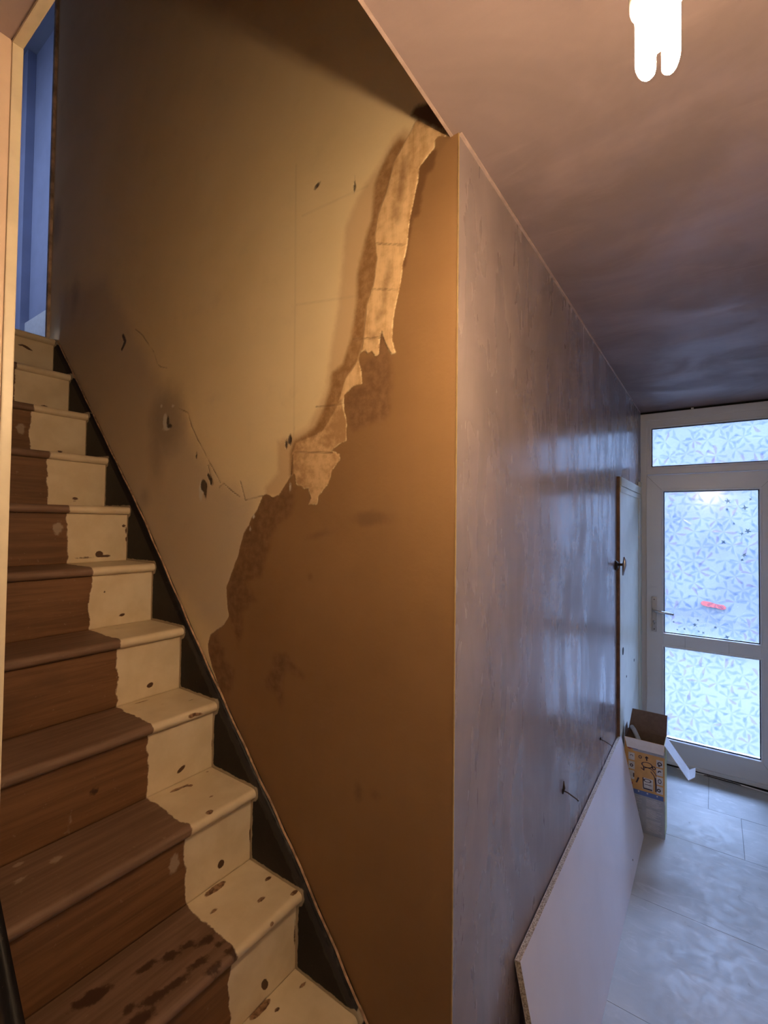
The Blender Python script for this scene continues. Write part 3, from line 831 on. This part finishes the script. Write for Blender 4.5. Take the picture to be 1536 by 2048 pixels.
PANES = (('transom_pane', 0.072, 0.728, 2.009, 2.277), ('upper_pane', 0.143, 0.657, 0.872, 1.835), ('lower_pane', 0.143, 0.657, 0.162, 0.778))


def petals(x0, x1, z0, z1, seed, gaps):
    r_ = random.Random(seed)
    bm = bmesh.new()
    lay = 0
    step = 0.088
    nz = int((z1 - z0) / step) + 2
    nx = int((x1 - x0) / step) + 2
    for j in range(nz):
        for i in range(nx):
            cx = x0 + (i + 0.5 * (j % 2) - 0.25) * step + r_.uniform(-0.016, 0.016)
            cz = z0 + (j - 0.25) * step + r_.uniform(-0.016, 0.016)
            a0 = r_.uniform(0, 2 * math.pi)
            npet = r_.choice((5, 6, 6, 7))
            L = r_.uniform(0.055, 0.072)
            for q in range(npet):
                if r_.random() < 0.12:
                    continue
                a = a0 + 2 * math.pi * q / npet + r_.uniform(-0.12, 0.12)
                lay = (lay + 1) % 9
                y = YD + 0.0215 - 0.00022 * lay
                mi = r_.choices((0, 1, 2), (0.50, 0.34, 0.16))[0]
                w = L * r_.uniform(0.20, 0.27)
                l = L * r_.uniform(0.85, 1.1)
                tip = r_.uniform(0.85, 1.0)
                outl = [(0, 0), (0.30 * l, 0.55 * w), (0.62 * l, w), (0.88 * l, 0.72 * w), (l * tip, 0.15 * w), (l * tip * 0.97, -0.25 * w), (0.85 * l, -0.75 * w), (0.6 * l, -w), (0.3 * l, -0.5 * w)]
                vsx = []
                for (u, v) in outl:
                    X = cx + u * math.cos(a) - v * math.sin(a)
                    Z = cz + u * math.sin(a) + v * math.cos(a)
                    vsx.append((min(max(X, x0), x1), min(max(Z, z0), z1)))
                ar = 0.5 * sum(vsx[n][0] * vsx[(n + 1) % 9][1] - vsx[(n + 1) % 9][0] * vsx[n][1] for n in range(9))
                if abs(ar) < 5e-5:
                    continue
                # folded along the midrib, the fold's light and shade painted as two tints
                mid_ = [bm.verts.new((vsx[n][0], y - 0.0005, vsx[n][1])) for n in (0, 4)]
                up_ = [bm.verts.new((vsx[n][0], y, vsx[n][1])) for n in (1, 2, 3)]
                dn_ = [bm.verts.new((vsx[n][0], y, vsx[n][1])) for n in (5, 6, 7, 8)]
                f = bm.faces.new([mid_[0], *up_, mid_[1]])
                f.material_index = 0
                f = bm.faces.new([mid_[1], *dn_, mid_[0]])
                f.material_index = 2 if mi == 2 else 1
    for (gx, gz, s) in gaps:
        n = r_.choice((4, 5))
        a0 = r_.uniform(0, 6.28)
        vsx = []
        for q in range(2 * n):
            rr = 1.25 * s * (r_.uniform(0.75, 1.1) if q % 2 == 0 else r_.uniform(0.25, 0.4))
            a = a0 + math.pi * q / n
            vsx.append(bm.verts.new((min(max(gx + rr * math.cos(a), x0), x1), YD + 0.0188, min(max(gz + rr * math.sin(a), z0), z1))))
        f = bm.faces.new(vsx)
        f.material_index = 3
    return bm


GAPS = {'upper_pane': [(0.615, 1.775, 0.010), (0.500, 1.765, 0.016), (0.585, 1.72, 0.017), (0.495, 1.71, 0.010), (0.60, 1.575, 0.018), (0.57, 1.555, 0.011), (0.475, 1.50, 0.014), (0.58, 1.42, 0.014), (0.57, 1.39, 0.010), (0.53, 1.62, 0.008),
                       (0.32, 0.945, 0.014), (0.335, 0.978, 0.010), (0.365, 0.90, 0.009), (0.26, 0.91, 0.009), (0.49, 0.89, 0.013), (0.43, 0.945, 0.010), (0.20, 0.95, 0.008), (0.34, 0.905, 0.007), (0.17, 1.0, 0.007), (0.22, 0.90, 0.006)],
        'transom_pane': [], 'lower_pane': []}
for i, (nm, a, b, c, d) in enumerate(PANES):
    pane = dbox(nm, a, b, YD + 0.022, YD + 0.028, c, d, M['glass'])
    o = from_bm('petal_relief', petals(a + 0.006, b - 0.006, c + 0.006, d - 0.006, 31 + i, GAPS[nm]), [M['petal_a'], M['petal_b'], M['petal_c'], M['petal_gap']])
    o['kind'] = 'stuff'
    o.parent = pane
    frame4('glazing_gasket', a - 0.0005, b + 0.0005, c - 0.0005, d + 0.0005, 0.0055, YD + 0.010, YD + 0.0215, M['gasket'], 0.0)
    frame4('glazing_bead', a - 0.014, b + 0.014, c - 0.014, d + 0.014, 0.013, YD - 0.013 if i else YD + 0.001, YD + 0.012, M['upvc'], 0.003)
# handle
hp = dbox('handle_plate', 0.073, 0.102, YD - 0.022, YD - 0.011, 0.875, 1.112, M['grey_metal'], 0.005)


def dpart(name, bm, mat, parent=None, smooth=True):
    o = from_bm(name, bm, mat, None, smooth)
    o.parent = parent or door
    o.matrix_parent_inverse = Matrix() if parent else Matrix.Translation(-Vector(DP))
    return o


bm = bmesh.new()
bm_tube(bm, [(0.088, YD - 0.018, 1.025), (0.088, YD - 0.060, 1.025), (0.094, YD - 0.068, 1.024), (0.12, YD - 0.070, 1.020), (0.205, YD - 0.068, 1.012)], [0.009, 0.008, 0.009, 0.0085, 0.0075], 14)
dpart('lever', bm, M['chrome'], hp)
bm = bmesh.new()
bm_tube(bm, [(0.088, YD - 0.018, 0.945), (0.088, YD - 0.028, 0.945)], 0.009, 16)
bm_tube(bm, [(0.088, YD - 0.018, 0.932), (0.088, YD - 0.027, 0.932)], 0.006, 12)
dpart('lock_cylinder', bm, M['chrome'], hp)
for zz_ in (1.095, 0.893):
    bm = bmesh.new()
    bm_tube(bm, [(0.088, YD - 0.018, zz_), (0.088, YD - 0.0235, zz_)], 0.0035, 10)
    dpart('screw', bm, M['dark_metal'], hp)
# dark gap over the frame with its light spot painted white, and sill
dbox('head_gap', FX0, FX1, YD + 0.02, YD + 0.06, 2.383, H - 0.0005, M['black'])
bm = bmesh.new()
bm_box(bm, 0.303, 0.318, YD + 0.004, YD + 0.022, 2.386, 2.394, 0.002)
dpart('gap_light_spot', bm, M['landing_white'], smooth=False)  # white block painted in for the spot of light in the gap
dbox('sill', FX0, FX1, YD - 0.030, YD + 0.06, 0.0, 0.0295, M['upvc'], 0.006)
dbox('threshold_gap', 0.02, FX1, YD - 0.036, YD - 0.0305, 0.0, 0.009, M['black'])
struct(box('wall_front', -0.3, 1.2, YD + 0.071, YD + 0.20, H - 0.0, H + 0.6, M['rear_wall']))
struct(box('pavement', -6, 7, YD + 0.10, YD + 8, -0.25, -0.12, M['pavement']))  # added ground strip, coloured dark to hold the panes' brightness down
across = struct(box('wall_added_across_street', -7, 8, YD + 7.0, YD + 7.6, -0.12, 4.6, M['added_wall']))  # added dark wall, hides the bright horizon so the panes do not blow out
# a red lamp glowing low down across the street
bm = bmesh.new()
bm_tube(bm, [(0.22, YD + 6.97, 0.17), (0.25, YD + 6.97, 0.165), (0.34, YD + 6.97, 0.15), (0.46, YD + 6.97, 0.13), (0.56, YD + 6.97, 0.115), (0.60, YD + 6.97, 0.11)], [0.016, 0.042, 0.050, 0.036, 0.046, 0.016], 12)
from_bm('red_lamp', bm, m_emit('red_lamp_glow', (1.0, 0.20, 0.26), 1.1), across)

# cables lying along the threshold
for i, (lbl, off, rr, mt) in enumerate((('thin pale cable lying along the front door threshold', 0.060, 0.0035, M['landing_white']), ('thin black cable lying tight against the front door sill', 0.043, 0.0032, M['gasket']))):
    pts = [(x, YD - off + 0.007 * math.sin(5 * x + i * 1.4) - 0.012 * (1 if i == 0 else 0) * math.cos(7 * x), rr + 0.001) for x in np.linspace(0.22, 0.79, 20)]
    tag(tube('floor_cable', pts, rr, mt, seg=8), lbl, 'cable')

# ------------------------------------------------------------------ side door standing by the front door
sd_ = empty('door_2', (0, 1.91, 0))
struct(sd_)


def sdp(o):
    o.parent = sd_
    o.matrix_parent_inverse = Matrix.Translation((0, -1.91, 0))
    return o


SX1 = 0.016
sdp(box('leaf', 0.0005, SX1, 1.914, 2.752, 0.012, 1.860, M['side_door'], bevel=0.002))
sdp(box('bare_edge', 0.0005, SX1 - 0.001, 1.909, 1.914, 0.012, 1.861, M['raw_wood']))
sdp(box('top_moulding', SX1, SX1 + 0.006, 1.916, 2.750, 1.812, 1.859, M['side_door'], bevel=0.002))
sdp(box('inner_moulding', SX1, SX1 + 0.003, 1.916, 2.750, 1.778, 1.809, M['side_door'], bevel=0.001))
sdp(box('hinge_stile', SX1, SX1 + 0.005, 2.655, 2.750, 0.02, 1.777, M['side_door'], bevel=0.002))
sdp(box('casing', 0.0005, 0.016, 2.757, 2.835, 0.0, 1.90, M['side_door'], bevel=0.003))
for nm, y, z, r in (('keyhole', 2.006, 0.912, 0.021), ('screw_hole', 2.437, 0.764, 0.009), ('screw_hole', 2.131, 0.743, 0.007)):
    bm = bmesh.new()
    bm_tube(bm, [(SX1 - 0.002, y, z), (SX1 + 0.0012, y, z)], r, 16)
    sdp(from_bm(nm, bm, M['black']))
HY = 1.868
bm = bmesh.new()
bm_tube(bm, [(0.0, HY, 1.388), (0.006, HY, 1.388), (0.009, HY, 1.388)], [0.026, 0.026, 0.018], 18)
bm_tube(bm, [(0.009, HY, 1.388), (0.013, HY, 1.388)], 0.020, 14)
hr = sdp(from_bm('latch_rose', bm, M['dark_metal'], smooth=True))
bm = bmesh.new()
bm_tube(bm, [(0.012, HY, 1.392), (0.038, HY, 1.394)], 0.007, 10)
sdp(from_bm('latch_spindle', bm, M['dark_metal'], smooth=True))
bm = bmesh.new()
bm_tube(bm, [(0.042, HY, 1.434), (0.044, HY, 1.414), (0.043, HY, 1.392), (0.040, HY, 1.365), (0.036, HY, 1.338)], [0.004, 0.008, 0.011, 0.0075, 0.004], 12)
sdp(from_bm('latch_handle', bm, M['chrome'], smooth=True))

# ------------------------------------------------------------------ melamine board leaning on the hall wall
BY0, BY1 = 0.345, 1.925
ang = math.atan2(0.105, 0.49)
bd = empty('melamine_board', (0.1235, (BY0 + BY1) / 2, 0.0))
tag(bd, 'long white laminated chipboard panel leaning against the plastered hall wall', 'board')
L_ = 0.497
T_ = 0.016
hl_ = (BY1 - BY0) / 2
rotm = Matrix.Rotation(-ang, 4, 'Y')


def bpart(name, x0, x1, y0, y1, z0, z1, mat, bev=0.0):
    bm = bmesh.new()
    bm_box(bm, x0, x1, y0, y1, z0, z1, bev)
    bmesh.ops.transform(bm, matrix=rotm, verts=bm.verts)
    lo = 0.0
    o = from_bm(name, bm, mat)
    o.parent = bd
    return o


bpart('core', -T_ + 0.0008, -0.0008, -hl_, hl_, 0.004, L_, M['chip'])
bpart('front_laminate', -0.0008, 0.0, -hl_ - 0.0003, hl_, 0.0, L_ + 0.0004, M['board'])
bpart('back_laminate', -T_, -T_ + 0.0008, -hl_, hl_, 0.004, L_ + 0.0004, M['board'])
bm = bmesh.new()
bm_tube(bm, [(-0.0005, 1.615 - (BY0 + BY1) / 2, 0.055), (0.0008, 1.615 - (BY0 + BY1) / 2, 0.055)], 0.004, 10)
bmesh.ops.transform(bm, matrix=rotm, verts=bm.verts)
o = from_bm('screw_hole', bm, M['black'])
o.parent = bd

# ------------------------------------------------------------------ printed cardboard box with open flaps
bx = empty('cardboard_box', (0.122, 2.025, 0.0))
tag(bx, 'tall open cardboard box, orange and grey printed, standing by the front door', 'box')
BXC = Vector((0.122, 2.025, 0.0))
M['card_in'] = simple('brown_card_inside', (0.16, 0.115, 0.095), 0.85, var=0.1, scale=60)
M['card_white'] = simple('white_card', (0.74, 0.76, 0.80), 0.55, var=0.04)
M['print_orange'] = simple('print_orange', (0.62, 0.36, 0.13), 0.5, var=0.06)
M['print_blue'] = simple('print_blue', (0.10, 0.17, 0.42), 0.5, var=0.06)
M['print_grey'] = simple('print_grey_blue', (0.36, 0.40, 0.46), 0.5, var=0.06)
M['print_dark'] = simple('print_dark', (0.045, 0.035, 0.06), 0.5)
M['print_pale'] = simple('print_pale', (0.60, 0.62, 0.63), 0.5)
M['print_green'] = simple('print_green', (0.08, 0.30, 0.12), 0.5)
M['print_yellow'] = simple('print_yellow', (0.62, 0.60, 0.30), 0.5)
M['print_red'] = simple('print_red', (0.42, 0.09, 0.07), 0.5)
BX0, BX1, BF, BB, BH = 0.030, 0.214, 1.960, 2.090, 0.473


def bparent(o, par=None):
    o.parent = par or bx
    o.matrix_parent_inverse = Matrix() if par else Matrix.Translation(-BXC)
    return o


tk = 0.003
body_bm = bmesh.new()
fp = bparent(box('front_panel', BX0, BX1, BF, BF + tk, 0.001, BH, M['print_orange']))
bparent(box('back_panel', BX0, BX1, BB - tk, BB, 0.001, BH, M['card_in']))
bparent(box('left_panel', BX0, BX0 + tk, BF + tk, BB - tk, 0.001, BH, M['card_in']))
rp = bparent(box('right_panel', BX1 - tk, BX1, BF + tk, BB - tk, 0.001, BH, M['print_yellow']))
bparent(box('bottom_panel', BX0, BX1, BF, BB, 0.0, 0.003, M['card_in']))
body_bm.free()


def slab(name, pts, th, mat, par=None, inner=None):
    """thin card flap through four corner points"""
    bm = bmesh.new()
    P = [Vector(q) for q in pts]
    n = (P[1] - P[0]).cross(P[3] - P[0]).normalized() * th
    a = [bm.verts.new(q) for q in P]
    b = [bm.verts.new(q + n) for q in P]
    bm.faces.new(a)
    fb = bm.faces.new(b[::-1])
    for i in range(4):
        bm.faces.new((a[i], a[(i + 1) % 4], b[(i + 1) % 4], b[i]))
    if inner is not None:
        fb.material_index = 1
    return bparent(from_bm(name, bm, [mat] if inner is None else [mat, inner]), par)


slab('front_flap', [(BX0, BF, BH), (BX1, BF, BH), (BX1 - 0.004, BF - 0.010, BH - 0.047), (BX0 + 0.013, BF - 0.010, BH - 0.047)], 0.002, M['card_white'])
slab('back_flap', [(BX0 + 0.003, BB, BH), (BX1, BB, BH), (BX1 + 0.003, BB + 0.012, BH + 0.108), (BX0 + 0.020, BB + 0.012, BH + 0.108)], 0.002, M['card_in'])
slab('left_flap', [(BX0, BB - 0.004, BH), (BX0, BF + 0.02, BH), (BX0 - 0.004, BF + 0.07, BH + 0.030), (BX0 - 0.004, BB - 0.004, BH + 0.034)], 0.002, M['card_in'])
lid = slab('lid_flap', [(BX1, BF + 0.002, BH), (BX1, BB - 0.002, BH), (BX1 + 0.102, BB - 0.002, BH - 0.142), (BX1 + 0.102, BF + 0.002, BH - 0.142)], 0.0025, M['card_white'])
slab('tuck_tab', [(BX1 + 0.102, BF + 0.002, BH - 0.142), (BX1 + 0.102, BB - 0.002, BH - 0.142), (BX1 + 0.128, BB - 0.012, BH - 0.120), (BX1 + 0.128, BF + 0.006, BH - 0.120)], 0.002, M['card_white'], lid)


# flat print on the front
def prnt(name, mat, rects=(), rings=(), lines=(), off=0.0004):
    bm = bmesh.new()
    y = BF - off

    def q(pts):
        bm.faces.new([bm.verts.new((BX0 + u * (BX1 - BX0), y, w_ * BH)) for u, w_ in pts])
    for (u0, u1, w0, w1) in rects:
        q([(u0, w0), (u1, w0), (u1, w1), (u0, w1)])
    ar = (BX1 - BX0) / BH
    for (cu, cw, r0, r1, a0, a1, sq) in rings:
        n = 14
        for i in range(n):
            t0, t1 = a0 + (a1 - a0) * i / n, a0 + (a1 - a0) * (i + 1) / n
            q([(cu + r0 * math.cos(t0), cw + r0 * sq * ar * math.sin(t0)), (cu + r1 * math.cos(t0), cw + r1 * sq * ar * math.sin(t0)),
               (cu + r1 * math.cos(t1), cw + r1 * sq * ar * math.sin(t1)), (cu + r0 * math.cos(t1), cw + r0 * sq * ar * math.sin(t1))])
    for (pts, w) in lines:
        for (a, b), (c, d) in zip(pts[:-1], pts[1:]):
            dx, dy = (c - a), (d - b) / ar
            L = math.hypot(dx, dy) or 1
            nx, ny = -dy / L * w, dx / L * w * ar
            q([(a + nx, b + ny), (c + nx, d + ny), (c - nx, d - ny), (a - nx, b - ny)])
    return bparent(from_bm(name, bm, mat), fp)


TAU = 2 * math.pi
prnt('grey_text_panel', M['print_grey'], rects=[(0.0, 1.0, 0.0, 0.405)])
prnt('grey_heading', M['print_grey'], rects=[(0.22, 1.0, 0.865, 0.93)])
prnt('blue_band', M['print_blue'], rects=[(0.10, 0.97, 0.400, 0.450)], off=0.0006)
prnt('blue_tab', M['print_blue'], rects=[(0.12, 0.34, 0.885, 0.93)], off=0.0006)
for rc in [(0.10, 0.26, 0.76, 0.84), (0.10, 0.26, 0.66, 0.745), (0.10, 0.25, 0.55, 0.645), (0.80, 0.96, 0.755, 0.83), (0.80, 0.96, 0.665, 0.74), (0.80, 0.96, 0.565, 0.65), (0.80, 0.96, 0.47, 0.55), (0.46, 0.72, 0.475, 0.60)]:
    prnt('picture_tile', M['print_pale'], rects=[rc], off=0.0008)
for cu in (0.36, 0.58, 0.82):
    prnt('white_dot', M['print_pale'], rings=[(cu, 0.435, 0, 0.02, 0, TAU, 1)], off=0.0008)
dr = prnt('drawing', M['print_dark'],
     rects=[(0.48, 0.70, 0.478, 0.492), (0.51, 0.68, 0.528, 0.534), (0.13, 0.18, 0.50, 0.535), (0.22, 0.25, 0.575, 0.62)],
     rings=[(0.57, 0.745, 0.115, 0.145, 0, TAU, 0.55), (0.58, 0.575, 0.07, 0.10, 0, TAU, 0.5), (0.40, 0.815, 0.025, 0.045, 0, TAU, 1), (0.74, 0.73, 0.025, 0.05, 0, TAU, 1), (0.60, 0.62, 0.20, 0.215, 0.3, 2.2, 1.2),
            (0.88, 0.79, 0.03, 0.06, 0, TAU, 0.9), (0.88, 0.70, 0.02, 0.05, 0.5, 3.5, 1), (0.88, 0.605, 0.03, 0.045, 0, TAU, 1.4), (0.86, 0.505, 0.02, 0.05, 0, TAU, 1), (0.18, 0.80, 0.03, 0.045, 0, 3, 1), (0.18, 0.70, 0.02, 0.045, 0, TAU, 1)],
     lines=[([(0.565, 0.79), (0.56, 0.83)], 0.016), ([(0.53, 0.815), (0.56, 0.835), (0.60, 0.82)], 0.014), ([(0.77, 0.63), (0.79, 0.55), (0.79, 0.48)], 0.02), ([(0.66, 0.685), (0.74, 0.65), (0.78, 0.60)], 0.010),
            ([(0.36, 0.585), (0.32, 0.54), (0.30, 0.525)], 0.020), ([(0.47, 0.60), (0.48, 0.50), (0.50, 0.478)], 0.013), ([(0.86, 0.76), (0.87, 0.785)], 0.02), ([(0.42, 0.70), (0.50, 0.68), (0.48, 0.72)], 0.012)], off=0.0010)
dr['kind'] = 'stuff'
txt = []
for blk, (u0, u1) in enumerate(((0.10, 0.45), (0.55, 0.95))):
    w_ = 0.37
    while w_ > 0.03:
        if not (abs(w_ - 0.28) < 0.012 or abs(w_ - 0.17) < 0.012):
            txt.append((u0, u0 + (u1 - u0) * random.uniform(0.55, 1.0), w_, w_ + 0.004))
        w_ -= 0.0115
sp_ = prnt('small_print', M['print_pale'], rects=txt, off=0.0006)
sp_['kind'] = 'stuff'
for rg in [(0.13, 0.895, 0, 0.06, 0, TAU, 0.8), (0.18, 0.505, 0, 0.035, 0, TAU, 1)]:
    prnt('small_emblem', M['print_red'], rings=[rg], off=0.0006)
bm = bmesh.new()
bm_box(bm, BX1 - 0.002, BX1 + 0.0006, BF - 0.0003, BF + 0.012, 0.001, 0.17)
bparent(from_bm('green_edge', bm, M['print_green']), rp)
# grey plastic pipe standing in the box
tag(tube('plastic_pipe', [(0.050, 2.068, 0.492), (0.062, 2.052, 0.486), (0.076, 2.032, 0.470), (0.104, 1.998, 0.430), (0.140, 1.985, 0.30), (0.180, 1.985, 0.0145)], 0.012, simple('grey_plastic', (0.42, 0.46, 0.52), 0.35), seg=14),
    'grey plastic pipe poking out of the open printed box', 'pipe')

# ------------------------------------------------------------------ bent nails left in the hall wall
for lbl, y, z, pl_ in (('bent rusty wall nail with round head mark, nearer the stair corner', 0.821, 0.695, True), ('thin bent nail in the hall wall above the far end of the board', 1.463, 0.632, False)):
    nl = empty('bent_nail', (0, y, z))
    tag(nl, lbl, 'nail')
    bm = bmesh.new()
    bm_tube(bm, [(-0.003, 0, 0), (0.018, 0.004, -0.006), (0.045, 0.008, -0.020), (0.050, 0.008, -0.024)], [0.0022, 0.0022, 0.002, 0.003], 8)
    from_bm('shank', bm, M['dark_metal'], nl, smooth=True)
    bm = bmesh.new()
    bm_tube(bm, [(0.0005, 0, -0.012), (0.006, -0.003, 0.010), (0.005, -0.002, 0.032)] if pl_ else [(0.0005, 0, -0.004), (0.004, -0.002, 0.006), (0.004, -0.002, 0.010)], [0.003, 0.0045, 0.0015] if pl_ else [0.003, 0.003, 0.001], 8)
    from_bm('torn_plug', bm, M['dark_metal'], nl, smooth=True)

# ------------------------------------------------------------------ pendant lamp with a compact fluorescent bulb
PX, PY, PZ = 0.386, -0.39, 1.995
lamp = empty('pendant_lamp', (PX, PY, PZ))
tag(lamp, 'glowing stick type energy saving bulb hanging on a cord from the ceiling', 'lamp')
warm = m_emit('bulb_glow', (1.0, 0.68, 0.38), BULB)
for q in range(3):
    a = 2 * math.pi * q / 3 + 0.5
    ra = 0.0125
    pts = []
    c1 = Vector((ra * math.cos(a - 0.45), ra * math.sin(a - 0.45), 0))
    c2 = Vector((ra * math.cos(a + 0.45), ra * math.sin(a + 0.45), 0))
    zt, zb_ = 0.066, 0.003 + 0.004 * q
    pts.append(c1 + Vector((0, 0, zt)))
    pts.append(c1 + Vector((0, 0, zb_ + 0.01)))
    for s in np.linspace(0, math.pi, 7):
        pts.append((c1 + c2) / 2 + (c1 - c2) / 2 * math.cos(s) + Vector((0, 0, zb_ + 0.006 - 0.006 * math.sin(s))))
    pts.append(c2 + Vector((0, 0, zb_ + 0.01)))
    pts.append(c2 + Vector((0, 0, zt)))
    bm = bmesh.new()
    bm_tube(bm, pts, 0.0050, 12)
    from_bm('bulb_tube', bm, warm, lamp, smooth=True)
M['lamp_white'] = simple('white_plastic', (0.8, 0.79, 0.76), 0.4, var=0.02, bump=0)
bm = bmesh.new()
bm_tube(bm, [(0, 0, 0.060), (0, 0, 0.062), (0, 0, 0.075), (0, 0, 0.092), (0, 0, 0.100)], [0.019, 0.0215, 0.0225, 0.018, 0.013], 24)
from_bm('ballast', bm, M['lamp_white'], lamp, smooth=True)
bm = bmesh.new()
bm_tube(bm, [(0, 0, 0.100), (0, 0, 0.125), (0, 0, 0.130), (0, 0, 0.155)], [0.018, 0.018, 0.015, 0.008], 20)
from_bm('lampholder', bm, M['lamp_white'], lamp, smooth=True)
bm = bmesh.new()
bm_tube(bm, [(0, 0, 0.15), (0.001, 0.001, 0.28), (0, 0, H - 0.02 - PZ)], 0.0032, 8)
from_bm('cord', bm, M['lamp_white'], lamp, smooth=True)
bm = bmesh.new()
bm_tube(bm, [(0, 0, H - 0.028 - PZ), (0, 0, H - 0.02 - PZ), (0, 0, H - PZ)], [0.012, 0.036, 0.040], 24)
from_bm('ceiling_rose', bm, M['lamp_white'], lamp, smooth=True)
